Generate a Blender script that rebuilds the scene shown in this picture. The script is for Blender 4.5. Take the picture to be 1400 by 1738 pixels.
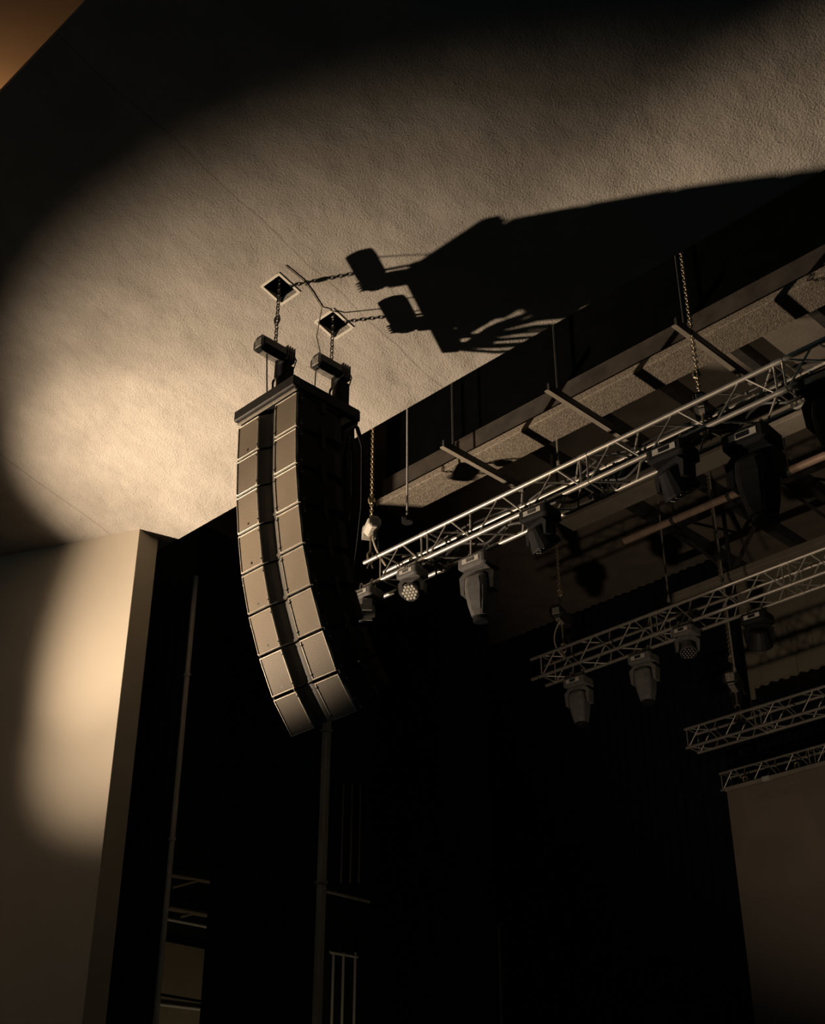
import bpy, bmesh, math, random
from mathutils import Vector, Matrix, Euler
random.seed(7)
for o in list(bpy.data.objects):
    bpy.data.objects.remove(o, do_unlink=True)
scene = bpy.context.scene
COL = scene.collection
V = Vector
rad = math.radians

# ------------------------------------------------------------------ camera
FPX, PITCH, YAW, CAMZ = 2285.0, rad(30.2), rad(45.0), 1.6
cam_d = bpy.data.cameras.new('camera')
cam_d.sensor_fit = 'HORIZONTAL'
cam_d.sensor_width = 36.0
cam_d.lens = FPX / 1400.0 * 36.0
cam_d.clip_end = 200
cam = bpy.data.objects.new('camera', cam_d)
cam.location = (0, 0, CAMZ)
cam.rotation_euler = (math.pi / 2 + PITCH, 0, YAW)
COL.objects.link(cam)
scene.camera = cam

# ------------------------------------------------------------------ world, exposure
scene.view_settings.view_transform = 'Standard'
scene.view_settings.look = 'None'
scene.view_settings.exposure = 0.0
scene.view_settings.gamma = 1.0
scene.view_settings.use_curve_mapping = False
w = bpy.data.worlds.new('hall_darkness')
scene.world = w
w.use_nodes = True
w.node_tree.nodes['Background'].inputs[0].default_value = (0.3, 0.8, 1.0, 1)
w.node_tree.nodes['Background'].inputs[1].default_value = 0.016

# ------------------------------------------------------------------ lamps
def spot(name, loc, target, power, half, blend, radius, col):
    l = bpy.data.lights.new(name, 'SPOT')
    l.energy = power
    l.spot_size = rad(2 * half)
    l.spot_blend = blend
    l.shadow_soft_size = radius
    l.color = col
    o = bpy.data.objects.new(name, l)
    o.location = loc
    o.rotation_euler = (V(target) - V(loc)).to_track_quat('-Z', 'Y').to_euler()
    COL.objects.link(o)
    return o

LAMP = V((-14.41, 2.71, 3.0))
WARM = (1.0, 0.78, 0.56)
# the one strong uplight: scalloped pool on wall and ceiling, lit loudspeakers and near truss
spot('uplight_main', LAMP, LAMP + V((0.643, 0.468, 0.606)), 5300, 20.8, 1.0, 0.085, WARM)
# its hot centre, towards the corner of wall and ceiling
spot('uplight_core', LAMP, LAMP + V((0.515, 0.490, 0.703)), 2100, 13.6, 0.6, 0.085, WARM)
# added spot at the same place, brightens the loudspeakers
spot('speaker_fill', LAMP, (-7.27, 5.8, 6.42), 4300, 8.0, 1.0, 0.085, WARM)
# lamp on the floor of the pit that washes the trusses upstage
spot('pit_uplight', (-5.0, 5.5, 0.5), (-7.4, 14.6, 8.8), 680, 23.0, 0.8, 0.12, WARM)
# added unseen lamp in the ceiling step, brightens the front panel
cv = bpy.data.lights.new('front_panel_fill', 'POINT'); cv.energy = 50; cv.color = (1.0, 0.60, 0.30); cv.shadow_soft_size = 0.05
cvo = bpy.data.objects.new('front_panel_fill', cv); cvo.location = (-9.2, 3.32, 10.06); COL.objects.link(cvo)
# added unseen fill that brightens the lower left wall
spot('wall_fill', (-16.5, 2.2, 4.2), (-12.9, 6.4, 5.6), 38, 34.0, 1.0, 0.2, (1.0, 0.58, 0.28))
# added unseen lamp, brightens the gallery and rails in the wings
spot('wing_fill', (-12.6, 11.4, 2.0), (-14.6, 11.4, 3.3), 44, 52.0, 0.6, 0.1, (1.0, 0.78, 0.5))

# ------------------------------------------------------------------ where a ray of the photograph meets a plane
_fh = V((-math.sin(YAW), math.cos(YAW), 0)); _r = V((math.cos(YAW), math.sin(YAW), 0)); _z = V((0, 0, 1))
_fw = _fh * math.cos(PITCH) + _z * math.sin(PITCH)
_up = -_fh * math.sin(PITCH) + _z * math.cos(PITCH)
def ray(px, py): return _fw + _r * ((px - 700) / FPX) + _up * ((869 - py) / FPX)
C0 = V((0, 0, CAMZ))
def on_plane(px, py, n, c):
    d = ray(px, py); n = V(n)
    return C0 + d * ((c - C0.dot(n)) / d.dot(n))
def at_y(px, py, y): return on_plane(px, py, (0, 1, 0), y)
def at_x(px, py, x): return on_plane(px, py, (1, 0, 0), x)

# ------------------------------------------------------------------ materials
MATS = {}
def mat(name, col, rough=0.6, metal=0.0, spec=0.5, noise=0.0, nscale=8.0, bump=0.0, bscale=60.0, bdist=0.01, emit=None):
    if name in MATS: return MATS[name]
    m = bpy.data.materials.new(name); m.use_nodes = True
    nt = m.node_tree; b = nt.nodes['Principled BSDF']
    b.inputs['Roughness'].default_value = rough
    b.inputs['Metallic'].default_value = metal
    b.inputs['Specular IOR Level'].default_value = spec
    tc = nt.nodes.new('ShaderNodeTexCoord')
    nz = nt.nodes.new('ShaderNodeTexNoise'); nz.inputs['Scale'].default_value = nscale; nz.inputs['Detail'].default_value = 4
    nt.links.new(tc.outputs['Object'], nz.inputs['Vector'])
    rp = nt.nodes.new('ShaderNodeValToRGB')
    lo = tuple(c * (1 - noise) for c in col); hi = tuple(min(1, c * (1 + noise)) for c in col)
    rp.color_ramp.elements[0].position = 0.3; rp.color_ramp.elements[1].position = 0.7
    rp.color_ramp.elements[0].color = lo + (1,); rp.color_ramp.elements[1].color = hi + (1,)
    nt.links.new(nz.outputs['Fac'], rp.inputs['Fac'])
    nt.links.new(rp.outputs['Color'], b.inputs['Base Color'])
    if bump:
        n2 = nt.nodes.new('ShaderNodeTexNoise'); n2.inputs['Scale'].default_value = bscale; n2.inputs['Detail'].default_value = 3
        nt.links.new(tc.outputs['Object'], n2.inputs['Vector'])
        bp = nt.nodes.new('ShaderNodeBump'); bp.inputs['Strength'].default_value = bump; bp.inputs['Distance'].default_value = bdist
        nt.links.new(n2.outputs['Fac'], bp.inputs['Height'])
        nt.links.new(bp.outputs['Normal'], b.inputs['Normal'])
    if emit:
        b.inputs['Emission Color'].default_value = emit[0] + (1,); b.inputs['Emission Strength'].default_value = emit[1]
    MATS[name] = m
    return m

M_steel = mat('aluminium', (0.56, 0.52, 0.46), 0.40, 0.75, 0.5, 0.1, 20)
M_darksteel = mat('dark_steel', (0.09, 0.085, 0.08), 0.45, 0.5, 0.5, 0.2, 12)
M_black = mat('black_paint', (0.012, 0.013, 0.014), 0.5, 0.0, 0.35, 0.2, 14)
M_cab = mat('black_cabinet_paint', (0.014, 0.015, 0.015), 0.6, 0.0, 0.25, 0.2, 30, 0.3, 260, 0.002)
M_horn = mat('horn_black', (0.03, 0.028, 0.026), 0.5, 0, 0.4, 0.1, 10)
M_edge = mat('grey_edge_highlight', (0.68, 0.61, 0.51), 0.4, 0.3, 0.5, 0.15, 30)  # lightened so that the rims seem to catch the light
M_fix = mat('fixture_grey_plastic', (0.13, 0.125, 0.12), 0.45, 0, 0.5, 0.15, 20)
M_fixdark = mat('fixture_black_plastic', (0.014, 0.014, 0.015), 0.6, 0, 0.25, 0.15, 20)
M_panel = mat('pale_display_panel', (0.55, 0.52, 0.47), 0.35, 0, 0.5, 0.15, 60)
M_lens = mat('lens_glass', (0.02, 0.022, 0.025), 0.05, 0, 0.8)
M_ledlens = mat('led_lens', (0.72, 0.68, 0.6), 0.2, 0, 0.6)
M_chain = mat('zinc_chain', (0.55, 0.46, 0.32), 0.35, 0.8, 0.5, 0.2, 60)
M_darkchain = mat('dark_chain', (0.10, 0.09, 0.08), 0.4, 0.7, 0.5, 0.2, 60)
M_hoist = mat('hoist_black_enamel', (0.025, 0.024, 0.023), 0.35, 0.1, 0.6, 0.25, 15)
M_hoistpale = mat('hoist_label_plate', (0.34, 0.31, 0.27), 0.45, 0.2, 0.5, 0.4, 30)
M_bag = mat('chain_bag_canvas', (0.012, 0.012, 0.013), 0.85, 0, 0.2, 0.3, 12, 0.5, 20, 0.01)
M_cable = mat('cable_rubber', (0.03, 0.028, 0.026), 0.5, 0, 0.4)
M_cablepale = mat('pale_cable', (0.45, 0.40, 0.32), 0.5, 0, 0.4)
M_curtain = mat('black_velour', (0.008, 0.012, 0.016), 0.95, 0, 0.05, 0.3, 6)
M_pole = mat('grey_pole_paint', (0.36, 0.33, 0.28), 0.5, 0.2, 0.5, 0.1, 8)
M_pipe = mat('rusty_pink_pipe', (0.42, 0.29, 0.22), 0.5, 0.1, 0.5, 0.2, 9)
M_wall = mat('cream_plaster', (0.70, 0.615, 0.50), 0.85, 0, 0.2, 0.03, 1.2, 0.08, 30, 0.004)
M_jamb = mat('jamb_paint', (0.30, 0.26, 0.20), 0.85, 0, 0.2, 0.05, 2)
M_wood = mat('brown_ceiling_panel', (0.50, 0.36, 0.22), 0.7, 0, 0.3, 0.06, 1.5)
M_screen = mat('screen_fabric', (0.22, 0.18, 0.145), 0.8, 0, 0.2, 0.06, 0.8)
M_floor = mat('dark_floor', (0.03, 0.025, 0.02), 0.6, 0, 0.3, 0.2, 4)
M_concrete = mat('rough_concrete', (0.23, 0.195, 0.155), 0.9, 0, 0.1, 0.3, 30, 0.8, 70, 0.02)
M_shade = mat('shade_black', (0.0025, 0.003, 0.003), 1.0, 0, 0.0, 0.2, 5)  # near-black base colour that stands in for shade
M_webdark = mat('shaded_beam_web', (0.055, 0.047, 0.04), 0.9, 0, 0.1, 0.3, 5)  # concrete darkened to imitate shade on the upper beam face
M_beam = mat('painted_beam', (0.30, 0.26, 0.21), 0.8, 0, 0.2, 0.12, 4, 0.2, 20, 0.01)
M_deck = mat('roof_deck', (0.2, 0.17, 0.14), 0.9, 0, 0.1, 0.15, 3, 0.3, 20, 0.02)
M_block = mat('block_wall_paint', (0.30, 0.26, 0.20), 0.9, 0, 0.1, 0.10, 3, 0.25, 16, 0.01)
M_gallery = mat('gallery_panel', (0.24, 0.20, 0.14), 0.8, 0, 0.2, 0.1, 3)

# ceiling stucco: fine grain relief, a few hairline joints along the panels
def ceiling_material():
    m = bpy.data.materials.new('stucco_ceiling'); m.use_nodes = True
    nt = m.node_tree; N = nt.nodes.new; L = nt.links.new
    b = nt.nodes['Principled BSDF']; b.inputs['Roughness'].default_value = 0.95; b.inputs['Specular IOR Level'].default_value = 0.05
    tc = N('ShaderNodeTexCoord')
    big = N('ShaderNodeTexNoise'); big.inputs['Scale'].default_value = 1.6; big.inputs['Detail'].default_value = 5; big.inputs['Roughness'].default_value = 0.6
    L(tc.outputs['Object'], big.inputs['Vector'])
    rp = N('ShaderNodeValToRGB')
    rp.color_ramp.elements[0].position = 0.25; rp.color_ramp.elements[0].color = (0.40, 0.36, 0.315, 1)
    rp.color_ramp.elements[1].position = 0.75; rp.color_ramp.elements[1].color = (0.56, 0.51, 0.45, 1)
    L(big.outputs['Fac'], rp.inputs['Fac'])
    # hairline cracks: bent lines of constant x
    bend = N('ShaderNodeTexNoise'); bend.inputs['Scale'].default_value = 1.3; bend.inputs['Detail'].default_value = 5
    L(tc.outputs['Object'], bend.inputs['Vector'])
    sx = N('ShaderNodeSeparateXYZ'); L(tc.outputs['Object'], sx.inputs[0])
    ad = N('ShaderNodeMath'); ad.operation = 'MULTIPLY_ADD'; ad.inputs[1].default_value = 0.16
    L(bend.outputs['Fac'], ad.inputs[0]); L(sx.outputs['X'], ad.inputs[2])
    prev = None
    for x0 in (-6.87, -11.5):
        s = N('ShaderNodeMath'); s.operation = 'SUBTRACT'; s.inputs[1].default_value = x0 + 0.08; L(ad.outputs[0], s.inputs[0])
        a = N('ShaderNodeMath'); a.operation = 'ABSOLUTE'; L(s.outputs[0], a.inputs[0])
        lt = N('ShaderNodeMapRange'); lt.inputs['From Min'].default_value = 0.0; lt.inputs['From Max'].default_value = 0.012
        lt.inputs['To Min'].default_value = 1.0; lt.inputs['To Max'].default_value = 0.0; L(a.outputs[0], lt.inputs['Value'])
        if prev:
            mx = N('ShaderNodeMath'); mx.operation = 'MAXIMUM'; L(prev, mx.inputs[0]); L(lt.outputs[0], mx.inputs[1]); prev = mx.outputs[0]
        else: prev = lt.outputs[0]
    mix = N('ShaderNodeMix'); mix.data_type = 'RGBA'; mix.inputs['B'].default_value = (0.16, 0.13, 0.10, 1)
    fac = N('ShaderNodeMath'); fac.operation = 'MULTIPLY'; fac.inputs[1].default_value = 0.5; L(prev, fac.inputs[0])
    L(fac.outputs[0], mix.inputs['Factor']); L(rp.outputs['Color'], mix.inputs['A'])
    L(mix.outputs['Result'], b.inputs['Base Color'])
    g = N('ShaderNodeTexNoise'); g.inputs['Scale'].default_value = 58; g.inputs['Detail'].default_value = 3; g.inputs['Roughness'].default_value = 0.65
    L(tc.outputs['Object'], g.inputs['Vector'])
    u = N('ShaderNodeTexNoise'); u.inputs['Scale'].default_value = 1.7; u.inputs['Detail'].default_value = 3
    L(tc.outputs['Object'], u.inputs['Vector'])
    b1 = N('ShaderNodeBump'); b1.inputs['Strength'].default_value = 0.8; b1.inputs['Distance'].default_value = 0.10
    L(u.outputs['Fac'], b1.inputs['Height'])
    b2 = N('ShaderNodeBump'); b2.inputs['Strength'].default_value = 0.9; b2.inputs['Distance'].default_value = 0.018
    L(g.outputs['Fac'], b2.inputs['Height']); L(b1.outputs['Normal'], b2.inputs['Normal'])
    L(b2.outputs['Normal'], b.inputs['Normal'])
    return m
M_ceil = ceiling_material()

# perforated loudspeaker grille
def grille_material():
    m = bpy.data.materials.new('perforated_grille'); m.use_nodes = True
    nt = m.node_tree; N = nt.nodes.new; L = nt.links.new
    b = nt.nodes['Principled BSDF']; b.inputs['Roughness'].default_value = 0.55; b.inputs['Metallic'].default_value = 0.0
    b.inputs['Specular IOR Level'].default_value = 0.4
    tc = N('ShaderNodeTexCoord')
    v = N('ShaderNodeTexVoronoi'); v.inputs['Scale'].default_value = 170; L(tc.outputs['Object'], v.inputs['Vector'])
    n = N('ShaderNodeTexNoise'); n.inputs['Scale'].default_value = 5; L(tc.outputs['Object'], n.inputs['Vector'])
    rp = N('ShaderNodeValToRGB'); rp.color_ramp.elements[0].color = (0.33, 0.265, 0.195, 1); rp.color_ramp.elements[1].color = (0.41, 0.33, 0.245, 1)
    L(n.outputs['Fac'], rp.inputs['Fac']); L(rp.outputs['Color'], b.inputs['Base Color'])
    bp = N('ShaderNodeBump'); bp.inputs['Strength'].default_value = 0.25; bp.inputs['Distance'].default_value = 0.003
    L(v.outputs['Distance'], bp.inputs['Height']); L(bp.outputs['Normal'], b.inputs['Normal'])
    return m
M_grille = grille_material()

# ------------------------------------------------------------------ mesh helpers
def box(bm, c, s, rot=None, bevel=0.0):
    M = Matrix.Translation(V(c))
    if rot is not None: M = M @ rot.to_4x4()
    r = bmesh.ops.create_cube(bm, size=1.0, matrix=M @ Matrix.Diagonal((s[0], s[1], s[2], 1)))
    if bevel:
        es = list({e for v in r['verts'] for e in v.link_edges})
        bmesh.ops.bevel(bm, geom=es, offset=bevel, segments=1, affect='EDGES', profile=0.5)
def frame_of(d):
    d = V(d).normalized(); a = V((0, 0, 1)) if abs(d.z) < 0.9 else V((1, 0, 0))
    u = a.cross(d).normalized(); return u, d.cross(u)
def tube(bm, pts, r, seg=8, caps=True):
    pts = [V(p) for p in pts]; rings = []; u = None
    for i, p in enumerate(pts):
        d = (pts[min(i + 1, len(pts) - 1)] - pts[max(i - 1, 0)]).normalized()
        if u is None: u, v = frame_of(d)
        else:
            u = (u - d * u.dot(d)).normalized(); v = d.cross(u)
        rr = r[i] if isinstance(r, (list, tuple)) else r
        rings.append([bm.verts.new(p + (u * math.cos(2 * math.pi * k / seg) + v * math.sin(2 * math.pi * k / seg)) * rr) for k in range(seg)])
    for a, b in zip(rings, rings[1:]):
        for k in range(seg): bm.faces.new((a[k], a[(k + 1) % seg], b[(k + 1) % seg], b[k]))
    if caps:
        bm.faces.new(rings[0][::-1]); bm.faces.new(rings[-1])
def prism(bm, poly, h0, h1, axes):
    """poly in (a,b) swept along c from h0 to h1; axes = three vectors a,b,c"""
    A, B, Cc = [V(x) for x in axes]
    lo = [bm.verts.new(A * p[0] + B * p[1] + Cc * h0) for p in poly]
    hi = [bm.verts.new(A * p[0] + B * p[1] + Cc * h1) for p in poly]
    n = len(poly)
    for i in range(n): bm.faces.new((lo[i], lo[(i + 1) % n], hi[(i + 1) % n], hi[i]))
    bm.faces.new(lo[::-1]); bm.faces.new(hi)
def loft(bm, sections):
    rings = [[bm.verts.new(V(p)) for p in s] for s in sections]; n = len(rings[0])
    for a, b in zip(rings, rings[1:]):
        for k in range(n): bm.faces.new((a[k], a[(k + 1) % n], b[(k + 1) % n], b[k]))
    bm.faces.new(rings[0][::-1]); bm.faces.new(rings[-1])
def rrect(wx, wy, r, z, n=3, cx=0, cy=0):
    out = []
    for sx, sy, a0 in ((1, 1, 0), (-1, 1, 90), (-1, -1, 180), (1, -1, 270)):
        for i in range(n + 1):
            a = rad(a0 + 90 * i / n)
            out.append((cx + sx * (wx / 2 - r) + r * math.cos(a), cy + sy * (wy / 2 - r) + r * math.sin(a), z))
    return out
def link_ring(bm, c, d, up, L, W, r):
    """one chain link: stadium loop in the plane (d, up)"""
    pts = []
    for k in range(10):
        a = 2 * math.pi * k / 10
        pts.append(V(c) + V(d) * (math.cos(a) * W) + V(up) * (math.sin(a) * (W) + (L / 2 - W) * (1 if math.sin(a) > 0 else -1)))
    n = len(pts); rings = []
    nn = V(d).cross(V(up)).normalized()
    for i, p in enumerate(pts):
        t = (pts[(i + 1) % n] - pts[i - 1]).normalized(); s = t.cross(nn)
        rings.append([bm.verts.new(p + (s * math.cos(q) + nn * math.sin(q)) * r) for q in (0, math.pi / 2, math.pi, 1.5 * math.pi)])
    for i in range(n):
        a, b = rings[i], rings[(i + 1) % n]
        for k in range(4): bm.faces.new((a[k], a[(k + 1) % 4], b[(k + 1) % 4], b[k]))
def chain(bm, p0, p1, L=0.045, W=0.016, r=0.0055):
    p0, p1 = V(p0), V(p1); d = p1 - p0; n = max(1, int(d.length / (L * 0.72))); up = d.normalized(); u, v = frame_of(up)
    for i in range(n):
        link_ring(bm, p0 + d * ((i + 0.5) / n), u if i % 2 else v, up, L, W, r)

def mesh_of(bm, name, smooth=False):
    bmesh.ops.recalc_face_normals(bm, faces=bm.faces[:])
    me = bpy.data.meshes.new(name); bm.to_mesh(me); bm.free()
    if smooth:
        for p in me.polygons: p.use_smooth = True
    return me
def obj(name, bm, m, parent=None, smooth=False, loc=None, label=None):
    me = bm if isinstance(bm, bpy.types.Mesh) else mesh_of(bm, name, smooth)
    if m and not me.materials: me.materials.append(m)
    o = bpy.data.objects.new(name, me); COL.objects.link(o)
    if parent: o.parent = parent
    if loc is not None: o.location = loc
    if label: o['label'] = label
    if smooth: 
        try: me.set_sharp_from_angle(angle=rad(40))
        except Exception: pass
    return o
def tag(o, label, cat, group=None):
    o['label'] = label; o['category'] = cat
    if group: o['group'] = group
    return o
def thing(name, label, cat, loc=(0, 0, 0), rot=(0, 0, 0), group=None):
    o = bpy.data.objects.new(name, None); o.empty_display_size = 0.1; COL.objects.link(o)
    o.location = loc; o.rotation_euler = rot
    return tag(o, label, cat, group)
def struct(name, bm, m, label=None, smooth=False):
    o = obj(name, bm, m, smooth=smooth); o['kind'] = 'structure'
    if label: o['label'] = label
    return o
BM = bmesh.new

# ================================================================== THE SETTING
K = 0.28                                      # fall of the ceiling towards the stage
H1 = V((-7.275, 5.652, 9.167))
CN = V((0, K, 1)); CC = CN.dot(H1)
def cz(y): return CC - K * y
def on_ceil(px, py): return on_plane(px, py, CN, CC)
H2 = on_ceil(567, 550)
YE, YF = 7.26, 3.05                            # stage edge and house edge of the ceiling
HS = 0.105                                     # half a rigging hole

def build_ceiling():
    xs = sorted([-17.5, H1.x - HS, H1.x + HS, H2.x - HS, H2.x + HS, 7.0])
    ys = sorted([YF, H1.y - HS, H1.y + HS, H2.y - HS, H2.y + HS, YE])
    bm = BM(); T = 0.05; g = {}
    def vt(i, j, k):
        if (i, j, k) not in g: g[i, j, k] = bm.verts.new((xs[i], ys[j], cz(ys[j]) + (T if k else 0)))
        return g[i, j, k]
    def solid(i, j):
        if not (0 <= i < len(xs) - 1 and 0 <= j < len(ys) - 1): return False
        cx, cy = (xs[i] + xs[i + 1]) / 2, (ys[j] + ys[j + 1]) / 2
        return not any(abs(cx - h.x) < HS and abs(cy - h.y) < HS for h in (H1, H2))
    for i in range(len(xs) - 1):
        for j in range(len(ys) - 1):
            if not solid(i, j): continue
            for k in (0, 1):
                bm.faces.new([vt(i, j, k), vt(i + 1, j, k), vt(i + 1, j + 1, k), vt(i, j + 1, k)])
            for di, dj, a, b in ((-1, 0, (i, j), (i, j + 1)), (1, 0, (i + 1, j), (i + 1, j + 1)), (0, -1, (i, j), (i + 1, j)), (0, 1, (i, j + 1), (i + 1, j + 1))):
                if not solid(i + di, j + dj):
                    bm.faces.new([vt(*a, 0), vt(*b, 0), vt(*b, 1), vt(*a, 1)])
    return struct('ceiling', bm, M_ceil, 'sloping rough stucco ceiling')
build_ceiling()

M_trim = mat('white_hole_trim', (0.72, 0.66, 0.56), 0.6, 0, 0.3, 0.05, 9)
for n, h in ((1, H1), (2, H2)):
    tr = bpy.data.objects.new('trim_%d' % n, None); COL.objects.link(tr); tr.location = h; tr['kind'] = 'structure'
    tr['label'] = 'white frame around the %s square rigging hole in the ceiling' % ('front' if n == 1 else 'rear')
    rot = Matrix.Rotation(-math.atan(K), 3, 'X')
    for dx, dy, sx, sy in ((-HS - 0.012, 0, 0.024, 2 * HS + 0.048), (HS + 0.012, 0, 0.024, 2 * HS + 0.048), (0, -HS - 0.012, 2 * HS, 0.024), (0, HS + 0.012, 2 * HS, 0.024)):
        bm = BM(); box(bm, rot @ V((dx, dy * 1.03, -0.004)), (sx, sy, 0.012), rot)
        obj('frame_strip', bm, M_trim, tr)
    # black sides above the hole stand in for the shade inside it
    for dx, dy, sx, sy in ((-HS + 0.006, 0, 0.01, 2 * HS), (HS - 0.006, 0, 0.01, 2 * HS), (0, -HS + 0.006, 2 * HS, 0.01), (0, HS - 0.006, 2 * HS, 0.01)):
        bm = BM(); box(bm, (dx, dy, 0.335), (sx, sy, 0.62)); obj('shaft_shade', bm, M_shade, tr)

# front ceiling panel of the house, one step higher
bm = BM()
prism(bm, [(YF + 0.5, cz(YF) + 0.42), (-9, cz(YF) + 1.6), (-9, cz(YF) + 1.75), (YF + 0.5, cz(YF) + 0.57)], -17.5, 7.0, ((0, 1, 0), (0, 0, 1), (1, 0, 0)))
o = struct('ceiling_front', bm, M_wood, 'smooth brown front ceiling panel above the stucco edge')

# splayed wall left of the stage with its end turned into the opening
W1 = on_ceil(237, 898); W0 = on_ceil(0, 945); WR = on_ceil(268, 916)
wd = (V((W1.x, W1.y, 0)) - V((W0.x, W0.y, 0))).normalized()
WL = V((W1.x, W1.y, 0)) - wd * 8.0
bm = BM()
a, b = V((WL.x, WL.y, 0)), V((W1.x, W1.y, 0))
nrm = V((-wd.y, wd.x, 0))
c_, d_ = b + nrm * 0.16, a + nrm * 0.16
prism(bm, [(p.x, p.y) for p in (a, b, c_, d_)], 0.0, 9.9, ((1, 0, 0), (0, 1, 0), (0, 0, 1)))
for v in bm.verts:
    if v.co.z > 5: v.co.z = cz(v.co.y) + 0.02
struct('wall_left', bm, M_wall, 'cream plaster wall splayed left of the stage opening')
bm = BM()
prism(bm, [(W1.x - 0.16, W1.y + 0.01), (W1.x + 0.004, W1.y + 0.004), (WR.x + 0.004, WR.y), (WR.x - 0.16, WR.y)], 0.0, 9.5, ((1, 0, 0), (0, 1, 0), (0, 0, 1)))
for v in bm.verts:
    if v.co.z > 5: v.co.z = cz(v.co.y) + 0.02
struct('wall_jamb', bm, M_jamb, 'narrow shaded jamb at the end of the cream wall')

bm = BM(); box(bm, (-5, 0, -0.05), (26, 30, 0.1)); struct('floor', bm, M_floor, 'dark hall floor')
bm = BM(); box(bm, (-4.0, 12.7, 0.5), (22, 10.6, 1.0)); struct('floor_stage', bm, M_floor, 'dark stage floor')

YB, ZR = 17.0, 11.6
ZA = ZR - 0.215
# back wall of painted blocks: separate blocks in the lit bay, joints recessed
bm = BM(); box(bm, (-4.2, YB + 0.17, 6.0), (21.6, 0.2, 12.0)); wb = struct('wall_back', bm, M_block, 'dim painted block wall at the back of the stage')
bw, bh = 0.62, 0.31
me = BM(); box(me, (0, 0, 0), (bw - 0.005, 0.08, bh - 0.005), bevel=0.003); me = mesh_of(me, 'block')
me.materials.append(M_block)
for r in range(12):
    for c in range(9):
        x = -10.2 + (c + (0.5 if r % 2 else 0)) * bw; z = 8.0 + (r + 0.5) * bh
        if z + bh / 2 > ZR: continue
        obj('block', me, None, wb, loc=(x, YB + 0.045 + random.uniform(-0.004, 0.004), z))
bm = BM(); box(bm, (-14.75, 12.4, 6.0), (0.2, 9.6, 12.0)); struct('wall_stage_left', bm, M_black, 'side wall of the wings, blackened to stand for shade')  # black base colour stands in for an unlit wall
# roof deck over the stage with joists
bm = BM(); box(bm, (-4.2, 12.7, ZR + 0.08), (21.4, 9.2, 0.16)); rd = struct('ceiling_stage', bm, M_deck, 'dim roof deck over the stage')
jb = BM(); box(jb, (0, 0, 0), (0.12, 8.6, 0.22)); jb = mesh_of(jb, 'joist'); jb.materials.append(M_darksteel)
for i in range(9): obj('joist', jb, None, rd, loc=(-9.6 + i * 1.05, 12.9, ZR - 0.10))
# rough concrete downstand beam right behind the opening
YC = 9.0
zb1 = at_y(683, 836, YC).z
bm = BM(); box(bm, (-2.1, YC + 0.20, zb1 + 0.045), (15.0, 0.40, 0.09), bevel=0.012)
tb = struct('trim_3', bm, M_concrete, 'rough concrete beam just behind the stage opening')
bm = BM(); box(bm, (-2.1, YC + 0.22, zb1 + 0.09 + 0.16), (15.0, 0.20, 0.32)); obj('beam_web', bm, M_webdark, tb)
bm = BM(); box(bm, (-2.1, YC + 0.24, (zb1 + 0.41 + ZR) / 2), (15.0, 0.14, ZR - zb1 - 0.41)); struct('wall_shade', bm, M_shade, 'added black wall above the concrete beam, standing in for shade')  # added black sheet in place of the dark void above the beam
# smoother beam further upstage
YD = 12.6
pD = at_y(1160, 792, YD)
bm = BM(); box(bm, (-2.6, YD + 0.16, pD.z + 0.1), (14.4, 0.32, 0.2), bevel=0.008)
struct('trim_4', bm, M_beam, 'smooth painted beam across the stage roof')

# ================================================================== LINE ARRAY
AX0, AX1 = -7.645, -6.905
AXC, AW = (AX0 + AX1) / 2, AX1 - AX0
PITCHES = [2.0, 3.3, 7.6, 10.6, 16.4, 22.4, 28.4, 39.0]
BH = 0.335
SLOT, SD = 0.105, 0.052
ORD = ['topmost', 'second', 'third', 'fourth', 'fifth', 'sixth', 'seventh', 'lowest']

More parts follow.
